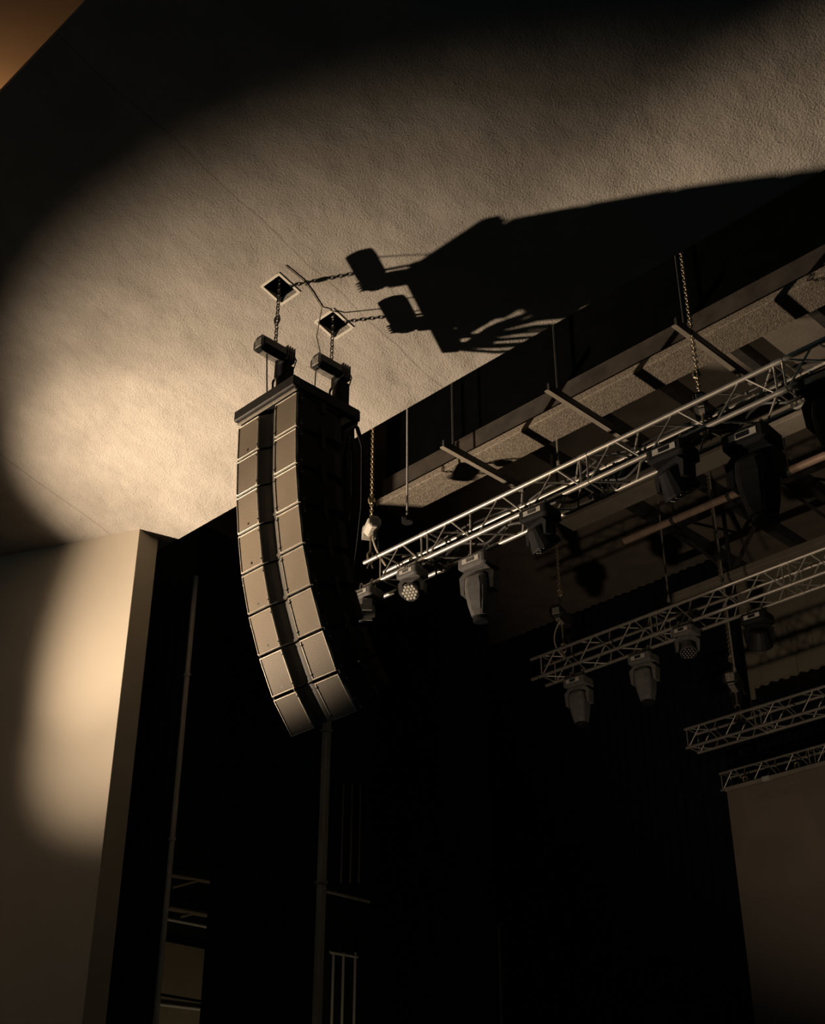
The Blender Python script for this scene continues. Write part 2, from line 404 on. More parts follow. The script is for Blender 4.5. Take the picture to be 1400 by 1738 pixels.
def make_cabinet():
    """local frame: x along width, y to the rear, z up; origin at the top front edge centre; front face hangs down -z"""
    hw = AW / 2; D = 0.50; zt, zbm = -0.010, -BH + 0.010; wedge = 0.048
    parts = {}
    bm = BM()
    # body outline in plan with the horn notch, wedge towards the rear
    plan = [(-hw, 0.012), (-SLOT - 0.004, 0.012), (-0.02, SD + 0.02), (0.02, SD + 0.02), (SLOT + 0.004, 0.012), (hw, 0.012), (hw, 0.40), (hw - 0.03, D), (-hw + 0.03, D), (-hw, 0.40)]
    def zz(y, top): return (zt - wedge * y / D) if top else (zbm + wedge * y / D)
    hi = [bm.verts.new((x, y, zz(y, True))) for x, y in plan]; lo = [bm.verts.new((x, y, zz(y, False))) for x, y in plan]
    n = len(plan)
    for i in range(n): bm.faces.new((lo[i], lo[(i + 1) % n], hi[(i + 1) % n], hi[i]))
    bm.faces.new(hi); bm.faces.new(lo[::-1])
    parts['cabinet'] = (mesh_of(bm, 'cabinet'), M_cab)
    # rims of bent sheet around each grille
    for s in (-1, 1):
        bm = BM(); x0, x1 = (SLOT, hw) ; t = 0.011
        def bxr(xa, xb, za, zb_): box(bm, (s * (xa + xb) / 2, 0.002, (za + zb_) / 2), (xb - xa, 0.026, zb_ - za), bevel=0.002)
        bxr(x0, x1, zt - t, zt); bxr(x0, x1, zbm, zbm + t); bxr(x0, x0 + t, zbm + t, zt - t); bxr(x1 - t, x1, zbm + t, zt - t)
        parts['rim', s] = (mesh_of(bm, 'rim'), M_edge)
        bm = BM(); box(bm, (s * (x0 + x1) / 2, 0.0, (zt + zbm) / 2), (x1 - x0 - 2 * t, 0.012, zt - zbm - 2 * t), bevel=0.003)
        parts['grille', s] = (mesh_of(bm, 'grille'), M_grille)
    # horn flare, two slanting leaves
    bm = BM()
    pts = [(-SLOT, 0.0), (-SLOT * 0.82, 0.010), (-SLOT * 0.5, SD * 0.52), (-0.016, SD), (0.016, SD), (SLOT * 0.5, SD * 0.52), (SLOT * 0.82, 0.010), (SLOT, 0.0), (SLOT, 0.006), (0.02, SD + 0.014), (-0.02, SD + 0.014), (-SLOT, 0.006)]
    prism(bm, pts, zbm, zt, ((1, 0, 0), (0, 1, 0), (0, 0, 1)))
    parts['horn_flare'] = (mesh_of(bm, 'horn_flare'), M_edge_horn)
    bm = BM(); tube(bm, [(-0.235, -0.006, zbm + 0.045), (-0.235, 0.0, zbm + 0.045)], 0.011, 12)
    parts['badge'] = (mesh_of(bm, 'badge'), M_panel)
    return parts
M_edge_horn = mat('horn_flare_plastic', (0.16, 0.145, 0.125), 0.45, 0, 0.4, 0.1, 12)
CAB = make_cabinet()
bp = BM(); box(bp, (0, 0, 0), (0.014, 0.045, 0.10), bevel=0.003); bp = mesh_of(bp, 'rigging_bracket'); bp.materials.append(M_hoist)
bl = BM(); tube(bl, [(-0.018, 0, 0), (0.018, 0, 0)], 0.008, 8); bl = mesh_of(bl, 'bolt'); bl.materials.append(M_steel)
sc = BM(); tube(sc, [(0, -0.004, 0), (0, 0.004, 0)], 0.006, 8); sc = mesh_of(sc, 'screw'); sc.materials.append(M_horn)

P = V((AXC, 5.60, 7.868))
array_pts = [P.copy()]
for i, deg in enumerate(PITCHES):
    a = rad(deg)
    t = thing('line_array_speaker', '%s loudspeaker cabinet %s the hanging line array, twin grilles and centre horn' % (ORD[i], 'of'), 'loudspeaker', P, (a, 0, 0), 'line array cabinets')
    made = {}
    for key, val in CAB.items():
        if not val: continue
        nm = key if isinstance(key, str) else key[0]
        made[key] = obj(nm, val[0], val[1], made[('grille', -1)] if nm == 'badge' else t)
    hw = AW / 2
    for s in (-1, 1):
        for zz_ in (-0.05, -BH + 0.05):
            br = obj('rigging_bracket', bp, None, t, loc=(s * (hw + 0.007), 0.03, zz_))
            obj('bolt', bl, None, br, loc=(s * 0.007, -0.005, -0.02))
            obj('screw', sc, None, made['rim', s], loc=(s * (SLOT + 0.006), -0.011, zz_))
        obj('rigging_bracket', bp, None, t, loc=(s * (hw + 0.007), 0.27, -0.05))
        obj('rigging_bracket', bp, None, t, loc=(s * (hw + 0.007), 0.27, -BH + 0.05))
    P = P + V((0, math.sin(a), -math.cos(a))) * (BH + 0.003)
    array_pts.append(P.copy())

# flying frame on top of the array
ft = thing('flying_frame', 'black steel flying frame that carries the line array', 'rigging frame', (AXC, 5.6, 7.88))
def part(name, m, parent, fn, smooth=False, label=None):
    bm = BM(); fn(bm); return obj(name, bm, m, parent, smooth, label=label)
M_frame = mat('frame_brown_black', (0.055, 0.05, 0.045), 0.45, 0.2, 0.5, 0.2, 12)
part('front_bar', M_frame, ft, lambda b: box(b, (0, -0.02, 0.075), (AW + 0.03, 0.07, 0.10), bevel=0.008))
part('base_plate', M_black, ft, lambda b: box(b, (0, 0.27, 0.016), (AW - 0.01, 0.52, 0.016)))
part('lower_rail', M_edge, ft, lambda b: box(b, (0, -0.015, 0.006), (AW, 0.02, 0.016)))
for s in (-1, 1):
    part('side_bar', M_black, ft, lambda b: box(b, (s * (AW / 2 - 0.02), 0.34, 0.075), (0.06, 0.66, 0.10), bevel=0.006))
    part('link_plate', M_edge, ft, lambda b: box(b, (s * (AW / 2 - 0.02), 0.30, 0.012), (0.012, 0.34, 0.02)))
part('rear_bar', M_black, ft, lambda b: box(b, (0, 0.66, 0.075), (AW, 0.06, 0.10), bevel=0.006))
part('spine', M_black, ft, lambda b: box(b, (0, 0.57, 0.335), (0.08, 0.80, 0.11), bevel=0.008))
for yy in (0.22, 0.64):
    part('riser', M_black, ft, lambda b: box(b, (0, yy, 0.20), (0.09, 0.07, 0.18), bevel=0.004))
part('rear_bracket', M_black, ft, lambda b: (box(b, (0.0, 0.90, 0.18), (0.05, 0.02, 0.22)), box(b, (0, 0.82, 0.18), (0.05, 0.02, 0.22)), box(b, (0, 0.86, 0.08), (0.05, 0.10, 0.02))))
part('pin', M_panel, ft, lambda b: tube(b, [(0.03, 0.86, 0.31), (0.05, 0.86, 0.31)], 0.018, 10))

# ================================================================== CHAIN HOISTS
def arc(p0, p1, sag, n=10, side=V((0, 0, 0))):
    p0, p1 = V(p0), V(p1)
    return [p0.lerp(p1, i / n) + (V((0, 0, -sag)) + side) * (4 * (i / n) * (1 - i / n)) for i in range(n + 1)]

def chain_hoist(label, loc, yaw, top, hook_z, chainmat, group, bag=True, bagside=0.12, cables=(), size=1.0, body=None):
    """loc: centre of the motor body; top: height where the chain ends; hook_z: height of the load hook"""
    body = body or M_hoist
    t = thing('chain_hoist', label, 'chain hoist', loc, (0, 0, yaw), group)
    s = size; x, y, z = loc
    oct_ = [(0.085 * s * math.cos(rad(22.5 + 45 * k)) * 1.0, 0.085 * s * math.sin(rad(22.5 + 45 * k))) for k in range(8)]
    bm = BM()
    secs = []
    for yy, f in ((-0.18, 0.82), (-0.17, 1.0), (0.06, 1.0), (0.065, 0.86), (0.16, 0.86), (0.185, 0.6)):
        secs.append([(p[0] * f, yy * s, p[1] * f) for p in oct_])
    loft(bm, secs)
    mb = obj('motor_body', bm, body, t)
    part('label_plate', M_hoistpale, mb, lambda b: box(b, (0, -0.06 * s, -0.081 * s), (0.06 * s, 0.17 * s, 0.008)))
    part('end_cap', M_hoistpale, mb, lambda b: box(b, (0, -0.181 * s, 0), (0.085 * s, 0.008, 0.085 * s), bevel=0.003))
    part('cooling_ribs', body, mb, lambda b: [box(b, (0, yy * s, 0), (0.155 * s, 0.008, 0.155 * s), bevel=0.002) for yy in (0.08, 0.105, 0.13, 0.155)])
    part('load_chain', chainmat, t, lambda b: chain(b, (0, 0, 0.08 * s), (0, 0, top - z)))
    part('shackle', chainmat, t, lambda b: link_ring(b, (0, 0, (top - z) * 0.72 if top - z < 1 else 0.34), (1, 0, 0), (0, 0, 1), 0.085, 0.032, 0.011))
    hz = hook_z - z
    part('hook', chainmat, t, lambda b: (tube(b, [(0, 0.02, -0.07 * s), (0, 0.02, hz * 0.62)], 0.012, 8), link_ring(b, (0, 0.02, hz * 0.62 - 0.05), (1, 0, 0), (0, 0, 1), 0.12, 0.03, 0.012),
                                         tube(b, [(0.0, 0.02, hz * 0.62 - 0.09), (-0.03, 0.02, hz)], 0.008, 6), tube(b, [(0.0, 0.02, hz * 0.62 - 0.09), (0.03, 0.02, hz)], 0.008, 6)))
    if bag:
        bm = BM()
        loft(bm, [rrect(0.11 * s, 0.13 * s, 0.03, zz, 3, 0, bagside) for zz in (-0.10 * s, -0.13 * s, -0.34 * s, -0.37 * s)])
        cb = obj('chain_bag', bm, M_bag, t)
        part('bag_strap', M_cable, cb, lambda b: tube(b, [(0.05 * s, bagside + 0.05, -0.11 * s), (0.055 * s, bagside + 0.07, -0.02), (0.04, bagside + 0.04, 0.05)], 0.006, 6))
    for pts, m, r in cables:
        part('power_cable', m, t, lambda b: tube(b, pts, r, 6))
    return t

# two over the array
h1 = at_x(468, 592, H1.x)
c1 = V((H1.x, h1.y - 0.005, 8.475))
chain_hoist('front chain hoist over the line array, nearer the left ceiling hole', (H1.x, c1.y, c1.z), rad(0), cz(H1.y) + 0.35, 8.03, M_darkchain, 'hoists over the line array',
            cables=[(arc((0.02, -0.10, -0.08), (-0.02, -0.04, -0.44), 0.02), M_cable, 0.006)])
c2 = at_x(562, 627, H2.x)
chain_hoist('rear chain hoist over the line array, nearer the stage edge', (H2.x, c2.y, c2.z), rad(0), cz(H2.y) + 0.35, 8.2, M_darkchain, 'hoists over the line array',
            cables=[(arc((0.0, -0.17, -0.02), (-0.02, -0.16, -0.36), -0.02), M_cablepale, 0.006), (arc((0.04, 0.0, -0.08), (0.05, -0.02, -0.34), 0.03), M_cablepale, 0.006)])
# pale cable that runs along the ceiling and drops to the rear hoist
pa = [on_ceil(*p) + V((0, 0, -0.012)) for p in ((484, 450), (514, 474), (530, 495), (546, 521))]
pb = [V((H2.x - 0.06, c2.y - 0.13, c2.z + 0.32)), V((H2.x - 0.02, c2.y - 0.10, c2.z + 0.08))]
bm = BM(); tube(bm, pa + pb, 0.006, 6)
tag(obj('ceiling_cable', bm, M_cablepale), 'thin pale cable along the ceiling dropping to the rear hoist', 'cable')

# ================================================================== TRUSSES
def tube_mesh(name, a, b, r, m, seg=8):
    bm = BM(); tube(bm, [a, b], r, seg); me = mesh_of(bm, name, True); me.materials.append(m)
    try: me.set_sharp_from_angle(angle=rad(40))
    except Exception: pass
    return me
def truss(label, x0, y, ztop, modules, s, panel, rc, rb, lead=0.0):
    """modules: panels per module, in order from x0 to the right; box truss with its front top chord at (x, y, ztop)"""
    t = thing('box_truss', label, 'truss', (x0, y, ztop), (0, 0, 0), 'aluminium box trusses over the stage')
    cache = {}
    def member(nm, a, b, r):
        d = tuple(round(q, 4) for q in (V(b) - V(a))); k = (d, r)
        if k not in cache: cache[k] = tube_mesh(nm, (0, 0, 0), V(b) - V(a), r, M_steel, 10 if r > 0.015 else 6)
        obj(nm, cache[k], None, t, loc=a)
    corners = [(0, 0), (s, 0), (0, -s), (s, -s)]
    x = 0.0
    if lead:
        for cy, cz_ in corners: member('chord', (-lead, cy, cz_), (0, cy, cz_), rc)
    for n in modules:
        L = n * panel
        for cy, cz_ in corners:
            member('chord', (x + 0.012, cy, cz_), (x + L - 0.012, cy, cz_), rc)
        for xe in (x + 0.04, x + L - 0.04):
            member('brace', (xe, 0, 0), (xe, 0, -s), rb); member('brace', (xe, s, 0), (xe, s, -s), rb)
            member('brace', (xe, 0, 0), (xe, s, 0), rb); member('brace', (xe, 0, -s), (xe, s, -s), rb)
        for i in range(n):
            a = x + i * panel + 0.05; b = x + (i + 0.5) * panel; c = x + (i + 1) * panel - 0.05
            for yy in (0, s):
                member('brace', (a, yy, -s), (b - 0.02, yy, 0), rb); member('brace', (b + 0.02, yy, 0), (c, yy, -s), rb)
            member('brace', (a, 0, -s), (b - 0.02, s, -s), rb); member('brace', (b + 0.02, s, -s), (c, 0, -s), rb)
            member('brace', (a, 0, 0), (b - 0.02, s, 0), rb); member('brace', (b + 0.02, s, 0), (c, 0, 0), rb)
        x += L
        for cy, cz_ in corners:
            member('coupler', (x - 0.05, cy, cz_), (x + 0.05, cy, cz_), rc * 1.18)
    return t
T1Y, T1Z, T1S = 8.3, 8.115, 0.285
truss('near box truss with many lights, level with the line array', -8.80, T1Y, T1Z, [1, 3, 3, 3], T1S, 0.667, 0.024, 0.0095, lead=0.2)
T2Y = 12.0; T2S = 0.27
xj = at_y(1108, 1040, T2Y).x; p2 = (at_y(1226, 995, T2Y).x - at_y(1153, 1023, T2Y).x); T2Z = at_y(893, 1124, T2Y).z + 0.01
truss('second box truss, its left end in mid picture, four lights below', xj - 3 * p2, T2Y, T2Z, [3, 3, 3], T2S, p2, 0.021, 0.009, lead=0.12)
T3Y = 14.0; T3S = 0.25
xj3 = at_y(1284, 1203, T3Y).x; p3 = (at_y(1388, 1169, T3Y).x - at_y(1321, 1190, T3Y).x); T3Z = at_y(1269, 1205, T3Y).z
truss('third box truss between the second truss and the screen', xj3 - 2 * p3, T3Y, T3Z, [2, 3, 3], T3S, p3, 0.019, 0.008)
T4Y = 15.5; T4S = 0.235
p4 = at_y(1353, 1274, T4Y).x - at_y(1300, 1290, T4Y).x; x4 = at_y(1244, 1306, T4Y).x - p4 / 2; T4Z = at_y(1240, 1308, T4Y).z
truss('farthest box truss, carrying the screen', x4, T4Y, T4Z, [3, 3, 2], T4S, p4, 0.017, 0.008)

# ================================================================== MOVING LIGHTS
def moving_head(label, top, yaw, kind='profile', size=1.0, tilt=0.0, pan=0.0, dark=False, bright_face=False, hs=1.0):
    """hung upside down: 'top' is the point on the chord; base, yoke and head hang below"""
    s = size; m = M_fixdark if dark else M_fix
    t = thing('moving_head_light', label, 'stage light', top, (0, 0, yaw), 'moving lights on the trusses')
    for cx in (-0.09 * s, 0.09 * s):
        part('clamp', M_steel, t, lambda b: (link_ring(b, (cx, 0, 0), (0, 1, 0), (0, 0, 1), 0.085, 0.036, 0.011), box(b, (cx, 0, -0.05), (0.03, 0.03, 0.04))))
    zb = -0.065
    def base(b):
        loft(b, [rrect(0.30 * s, 0.24 * s, 0.03 * s, zb, 2), rrect(0.33 * s, 0.27 * s, 0.03 * s, zb - 0.02 * s, 2), rrect(0.33 * s, 0.27 * s, 0.03 * s, zb - 0.11 * s, 2), rrect(0.27 * s, 0.21 * s, 0.03 * s, zb - 0.13 * s, 2)])
    part('base', m, t, base)
    dp = part('display', M_panel, t, lambda b: box(b, (0.0, -0.137 * s, zb - 0.06 * s), (0.20 * s, 0.006, 0.05 * s)))
    part('display_window', M_lens, dp, lambda b: box(b, (0.0, -0.141 * s, zb - 0.06 * s), (0.09 * s, 0.006, 0.036 * s)))
    # yoke: one mesh, inverted U
    R = Matrix.Rotation(pan, 3, 'Z')
    zy = zb - 0.135 * s; arm = 0.235 * s if kind == 'profile' else 0.19 * s; hwid = 0.175 * s if kind == 'profile' else 0.16 * s
    def yoke(b):
        outer = [(-hwid, 0.0 - arm), (-hwid - 0.012 * s, -0.06 * s), (-hwid + 0.05 * s, 0.0), (hwid - 0.05 * s, 0.0), (hwid + 0.012 * s, -0.06 * s), (hwid, -arm), (hwid - 0.035 * s, -arm), (hwid - 0.045 * s, -0.075 * s), (hwid - 0.08 * s, -0.045 * s), (-hwid + 0.08 * s, -0.045 * s), (-hwid + 0.045 * s, -0.075 * s), (-hwid + 0.035 * s, -arm)]
        n0 = len(b.verts)
        prism(b, outer, -0.06 * s, 0.06 * s, (R @ V((1, 0, 0)), (0, 0, 1), R @ V((0, 1, 0))))
        bmesh.ops.translate(b, verts=b.verts[:], vec=(0, 0, zy))
    part('yoke', m, t, yoke)
    piv = V((0, 0, zy - arm + 0.045 * s))
    T = Matrix.Translation(piv) @ (R @ Matrix.Rotation(tilt, 3, 'X')).to_4x4()
    def addT(fn):
        def f(b):
            fn(b); bmesh.ops.transform(b, matrix=T, verts=b.verts[:])
        return f
    w = (hwid - 0.055 * s) * 2 * hs
    if kind == 'profile':
        hd = part('head', m, t, addT(lambda b: loft(b, [rrect(w * 0.55, w * 0.6, 0.03 * s, 0.15 * s), rrect(w * 0.92, w * 0.95, 0.05 * s, 0.10 * s), rrect(w, w * 1.0, 0.05 * s, -0.02 * s), rrect(w * 0.86, w * 0.9, 0.05 * s, -0.17 * s), rrect(w * 0.66, w * 0.72, 0.05 * s, -0.29 * s)])))
        lb = part('lens_barrel', M_fixdark, t, addT(lambda b: tube(b, [(0, 0, -0.29 * s), (0, 0, -0.33 * s), (0, 0, -0.335 * s)], [w * 0.33, w * 0.35, w * 0.28], 16)))
        part('lens', M_lens, lb, addT(lambda b: tube(b, [(0, 0, -0.332 * s), (0, 0, -0.338 * s)], w * 0.27, 16)))
        part('head_cover', m, hd, addT(lambda b: loft(b, [rrect(w * 0.5, 0.01 * s, 0.004 * s, 0.08 * s, 1, 0, -w * 0.49), rrect(w * 0.62, 0.016 * s, 0.005 * s, 0.0, 1, 0, -w * 0.5), rrect(w * 0.5, 0.016 * s, 0.005 * s, -0.15 * s, 1, 0, -w * 0.455), rrect(w * 0.4, 0.01 * s, 0.004 * s, -0.24 * s, 1, 0, -w * 0.39)])))
    else:
        hd = part('head', M_fixdark if dark else m, t, addT(lambda b: tube(b, [(0, 0, 0.10 * s), (0, 0, 0.085 * s), (0, 0, -0.03 * s), (0, 0, -0.10 * s), (0, 0, -0.115 * s)], [w * 0.26, w * 0.36, w * 0.48, w * 0.56, w * 0.55], 18)))
        fp = part('face_plate', M_fixdark, t, addT(lambda b: tube(b, [(0, 0, -0.115 * s), (0, 0, -0.119 * s)], w * 0.52, 18)))
        lm = BM(); tube(lm, [(0, 0, 0), (0, 0, -0.008 * s)], [0.0215 * s if bright_face else 0.008 * s, 0.014 * s if bright_face else 0.005 * s], 6); lm = mesh_of(lm, 'led_lens'); lm.materials.append(M_ledlens)
        sp = w * 0.205
        for q in range(-2, 3):
            for r_ in range(-2, 3):
                if abs(q + r_) > 2: continue
                px_, py_ = sp * (q + r_ / 2), sp * r_ * 0.866
                o = obj('led_lens', lm, None, fp); o.matrix_local = T @ Matrix.Translation((px_, py_, -0.119 * s))
    return t

zc1 = T1Z - T1S; zc2 = T2Z - T2S
def hang(px, py, y, z):           # point of a chord seen at column px
    p = at_y(px, py, y); return V((p.x, y, z))
FACE = rad(4)
moving_head('LED wash light tilted to show its honeycomb face, near end of the near truss', hang(700, 955, T1Y, zc1), FACE, 'wash', 0.78, rad(-52), rad(22), False, True)
moving_head('grey profile moving light with lit tapered head under the near truss', hang(812, 930, T1Y + T1S, zc1), FACE, 'profile', 1.0, rad(4), rad(10))
moving_head('wash light turned sideways at the very end of the near truss', hang(624, 1000, T1Y, zc1), FACE, 'wash', 0.82, rad(-82), rad(-48))
moving_head('dark wash light on the near truss beside the profile light', hang(916, 865, T1Y, zc1), FACE, 'wash', 0.95, rad(32), rad(-20), True, hs=1.3)
moving_head('dark wash light on the near truss left of the big black spotlight', hang(1140, 757, T1Y, zc1), FACE, 'wash', 1.1, rad(32), rad(-20), True, hs=1.3)
moving_head('big black spotlight in shadow on the near truss', hang(1268, 695, T1Y + T1S, zc1), FACE, 'profile', 1.25, rad(2), 0, True)
moving_head('black spotlight cut by the right edge on the near truss', hang(1400, 640, T1Y, zc1), FACE, 'profile', 1.1, rad(-6), 0, True)
moving_head('grey profile moving light at the left end of the second truss', hang(980, 1140, T2Y + T2S, zc2), FACE, 'profile', 0.92, rad(3), rad(5))
moving_head('grey profile moving light second from the left on the second truss', hang(1090, 1100, T2Y + T2S, zc2), FACE, 'profile', 0.92, rad(3), rad(5))
moving_head('small wash light with dotted LED face on the second truss', hang(1162, 1057, T2Y, zc2), FACE, 'wash', 0.82, rad(-22), rad(35))
moving_head('round dark wash light on the second truss before the block wall', hang(1283, 1040, T2Y + T2S, zc2), FACE, 'wash', 0.95, rad(48), rad(30), True, hs=1.3)

# hoists of the trusses
p = at_y(630, 897, T1Y + 0.14)
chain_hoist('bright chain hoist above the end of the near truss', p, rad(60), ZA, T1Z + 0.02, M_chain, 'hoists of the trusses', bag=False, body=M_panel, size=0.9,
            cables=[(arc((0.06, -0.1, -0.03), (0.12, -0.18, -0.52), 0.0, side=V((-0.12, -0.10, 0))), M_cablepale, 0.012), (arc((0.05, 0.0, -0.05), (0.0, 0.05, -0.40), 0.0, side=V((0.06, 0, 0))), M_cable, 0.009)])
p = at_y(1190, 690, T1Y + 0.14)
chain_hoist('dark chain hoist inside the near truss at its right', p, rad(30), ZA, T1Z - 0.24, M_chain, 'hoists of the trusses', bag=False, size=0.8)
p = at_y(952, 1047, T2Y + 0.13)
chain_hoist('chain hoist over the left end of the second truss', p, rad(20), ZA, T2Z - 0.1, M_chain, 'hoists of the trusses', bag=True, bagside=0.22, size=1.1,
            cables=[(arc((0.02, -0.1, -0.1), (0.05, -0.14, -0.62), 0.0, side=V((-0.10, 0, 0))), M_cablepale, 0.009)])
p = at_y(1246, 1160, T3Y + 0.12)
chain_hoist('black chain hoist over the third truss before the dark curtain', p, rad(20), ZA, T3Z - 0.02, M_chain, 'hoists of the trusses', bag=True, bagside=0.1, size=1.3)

# ================================================================== SCREEN
S0 = at_y(1233, 1345, T4Y)
sx0, sz1 = S0.x, S0.z
sr = thing('projection_screen', 'large dim grey screen hanging below the farthest truss', 'screen', (sx0, T4Y, sz1))
part('screen_sheet', M_screen, sr, lambda b: box(b, (3.2, 0.03, -3.0), (6.4, 0.04, 6.0)))
part('top_batten', M_beam, sr, lambda b: box(b, (3.2, 0.0, 0.03), (6.4, 0.08, 0.05)))
for px, py in ((1265, 1330), (1353, 1306)):
    q = at_y(px, py, T4Y)
    part('hanger', M_chain, sr, lambda b: (link_ring(b, (q.x - sx0, 0, 0.10), (1, 0, 0), (0, 0, 1), 0.10, 0.03, 0.010), tube(b, [(q.x - sx0, 0, 0.06), (q.x - sx0, 0, T4Z - T4S - sz1)], 0.008, 6)))
q = at_y(1305, 1326, T4Y)
part('winch_box', M_panel, sr, lambda b: box(b, (q.x - sx0, -0.06, 0.02), (0.11, 0.06, 0.06), bevel=0.004))

# ================================================================== CURTAINS
def curtain(label, xa, xb, y, z0, z1, folds=0.16):
    bm = BM(); n = max(6, int((xb - xa) / folds) * 6); rows = []
    for zz_ in (z0, z1):
        rows.append([bm.verts.new((xa + (xb - xa) * i / n - (xa + xb) / 2, 0.022 * math.sin(i * 2 * math.pi / 6) + 0.01 * math.sin(i * 0.37), zz_ - z0)) for i in range(n + 1)])
    back = [[bm.verts.new(v.co + V((0, 0.012, 0))) for v in r] for r in rows]
    for i in range(n):
        bm.faces.new((rows[0][i], rows[0][i + 1], rows[1][i + 1], rows[1][i]))
        bm.faces.new((back[0][i], back[1][i], back[1][i + 1], back[0][i + 1]))
        bm.faces.new((rows[0][i], back[0][i], back[0][i + 1], rows[0][i + 1])); bm.faces.new((rows[1][i], rows[1][i + 1], back[1][i + 1], back[1][i]))
    for e in (0, n): bm.faces.new((rows[0][e], rows[1][e], back[1][e], back[0][e]))
    o = obj('stage_curtain', bm, M_curtain, smooth=True); o.location = ((xa + xb) / 2, y, z0)
    return tag(o, label, 'curtain', 'black stage curtains')
xP1 = at_y(301, 1330, 7.8).x; xP2 = at_y(548, 1500, 10.0).x
curtain('black leg curtain right behind the end of the cream wall', -12.7, xP1 - 0.03, 7.82, 1.0, 9.9)
xB0 = at_y(338, 1738, 10.0).x
curtain('black leg curtain between the two slim poles', xB0, xP2 - 0.04, 10.0, 1.0, 11.3)
xC0 = at_y(625, 1738, 12.9).x; xC1 = at_y(835, 1500, 12.9).x
curtain('black leg curtain behind the lower end of the line array', xC0, xC1, 12.9, 1.0, 10.4)
xD1 = at_y(1252, 1100, 16.4).x
curtain('wide black backdrop left of the screen', at_y(790, 1500, 16.4).x, xD1, 16.4, 1.0, 11.5)
curtain('black backdrop piece low behind the screen', xD1 + 0.05, xD1 + 6.5, 16.5, 1.0, at_y(1330, 1165, 16.4).z)
for lab, xx, yy, zt, r_ in (('slim pale vertical pole beside the cream wall end', xP1, 7.8, 8.6, 0.026), ('slim vertical pole below the lowest loudspeaker', xP2, 9.98, 10.5, 0.05), ):
    bm = BM(); box(bm, (0, 0, (zt - 1) / 2), (r_ * 1.6, r_ * 1.6, zt - 1), bevel=0.004)
    for zq in (0.6, 2.6, 4.6, 6.4): box(bm, (0, 0, zq), (r_ * 2.1, r_ * 2.1, 0.03))
    o = obj('stage_pole', bm, M_pole); o.location = (xx, yy, 1.0); tag(o, lab, 'pole')
q = at_y(846, 1570, 12.7)
bm = BM(); tube(bm, [(0, 0, 0), (0, 0, q.z - 1.0)], 0.022, 10); box(bm, (0, 0, q.z - 1.0), (0.09, 0.09, 0.03)); box(bm, (0, 0, 0.01), (0.3, 0.3, 0.02))
o = obj('stand_pole', bm, M_darksteel, smooth=True); o.location = (q.x, 12.7, 1.0); tag(o, 'dim lone pole standing before the black backdrop', 'pole')

# ================================================================== WINGS: gallery and rails seen through the gaps
XW = -14.6
def wp(px, py, off=0.06): return at_x(px, py, XW + off)
g = thing('side_gallery', 'dim gallery with rails on the side wall, left gap in the curtains', 'gallery', (XW + 0.05, 11.0, 4.0))
base = V((XW + 0.05, 11.0, 4.0))
def yz_bar(bm, a, b, r): tube(bm, [V(a) - base, V(b) - base], r, 8)
def yext(px0, py0, px1, py1, ext=0.6):
    a, b = wp(px0, py0), wp(px1, py1); d = (b - a).normalized(); return a - d * ext, b + d * ext
for nm, seg, r_, m in (('rail', (284, 1484, 343, 1494), 0.03, M_gallery), ('rail', (280, 1540, 342, 1551), 0.035, M_gallery), ('handrail', (278, 1559, 340, 1571), 0.02, M_panel), ('trim_strip', (265, 1704, 330, 1712), 0.018, M_panel)):
    a, b = yext(*seg)
    part(nm, m, g, lambda bm: yz_bar(bm, a, b, r_))
for seg in ((292, 1506, 343, 1492), (305, 1556, 342, 1546)):
    a, b = wp(seg[0], seg[1]), wp(seg[2], seg[3])
    part('brace', M_gallery, g, lambda bm: yz_bar(bm, a, b, 0.022))
a, b = yext(270, 1640, 340, 1650)
part('panel', M_gallery, g, lambda bm: box(bm, (a + b) / 2 - base + V((-0.05, 0, 0)), (0.04, (b - a).length, 0.62)))
part('panel', M_gallery, g, lambda bm: box(bm, (a + b) / 2 - base + V((-0.05, 0, -0.95)), (0.04, (b - a).length, 1.2)))
l = thing('access_ladder', 'pale vertical rods in the right gap between black curtains', 'ladder', (XW + 0.05, 13.0, 4.0))
base = V((XW + 0.05, 13.0, 4.0))
for px in (566, 583, 603):
    tpt = wp(px, 1617, 0.1); bpt = V((tpt.x, tpt.y, 1.0))
    part('rod', M_panel, l, lambda bm: yz_bar(bm, tpt, bpt, 0.02))
a, b = wp(560, 1616, 0.1), wp(606, 1624, 0.1)
part('top_rung', M_panel, l, lambda bm: yz_bar(bm, a, b, 0.022))
a, b = wp(553, 1512, 0.1), wp(628, 1530, 0.1)
part('upper_rail', M_pole, l, lambda bm: yz_bar(bm, a, b, 0.03))
for px in (583, 598, 612):
    a, b = wp(px, 1330, 0.1), wp(px - 6, 1498, 0.1)
    part('upper_rod', M_pole, l, lambda bm: yz_bar(bm, a, V((a.x, a.y, b.z)), 0.014))

# ================================================================== ROOF STEEL
zr_ = at_y(928, 655, 8.2).z
for i, (pa_, lab) in enumerate((((752, 752), 'dark steel bar crossing under the concrete beam, nearest the array'), ((930, 656), 'dark steel bar crossing under the concrete beam, middle one'), ((1146, 545), 'dark steel bar crossing under the concrete beam, rightmost'))):
    q = at_y(*pa_, 8.2)
    bt = thing('steel_bar', lab, 'steel bar', (q.x, 8.2, q.z), (0, 0, 0), 'steel bars under the concrete beam')
    part('web', M_darksteel, bt, lambda b: box(b, (0, 0.62, 0), (0.025, 1.24, 0.07)))
    part('flange', M_beam, bt, lambda b: box(b, (-0.02, 0.62, -0.035), (0.05, 1.24, 0.012)))
    part('hanger', M_darksteel, bt, lambda b: (tube(b, [(0, 0.15, 0.03), (0, 0.15, ZR - q.z)], 0.016, 6),))
q = at_y(694, 798, 8.6); q2 = at_y(691, 880, 8.6)
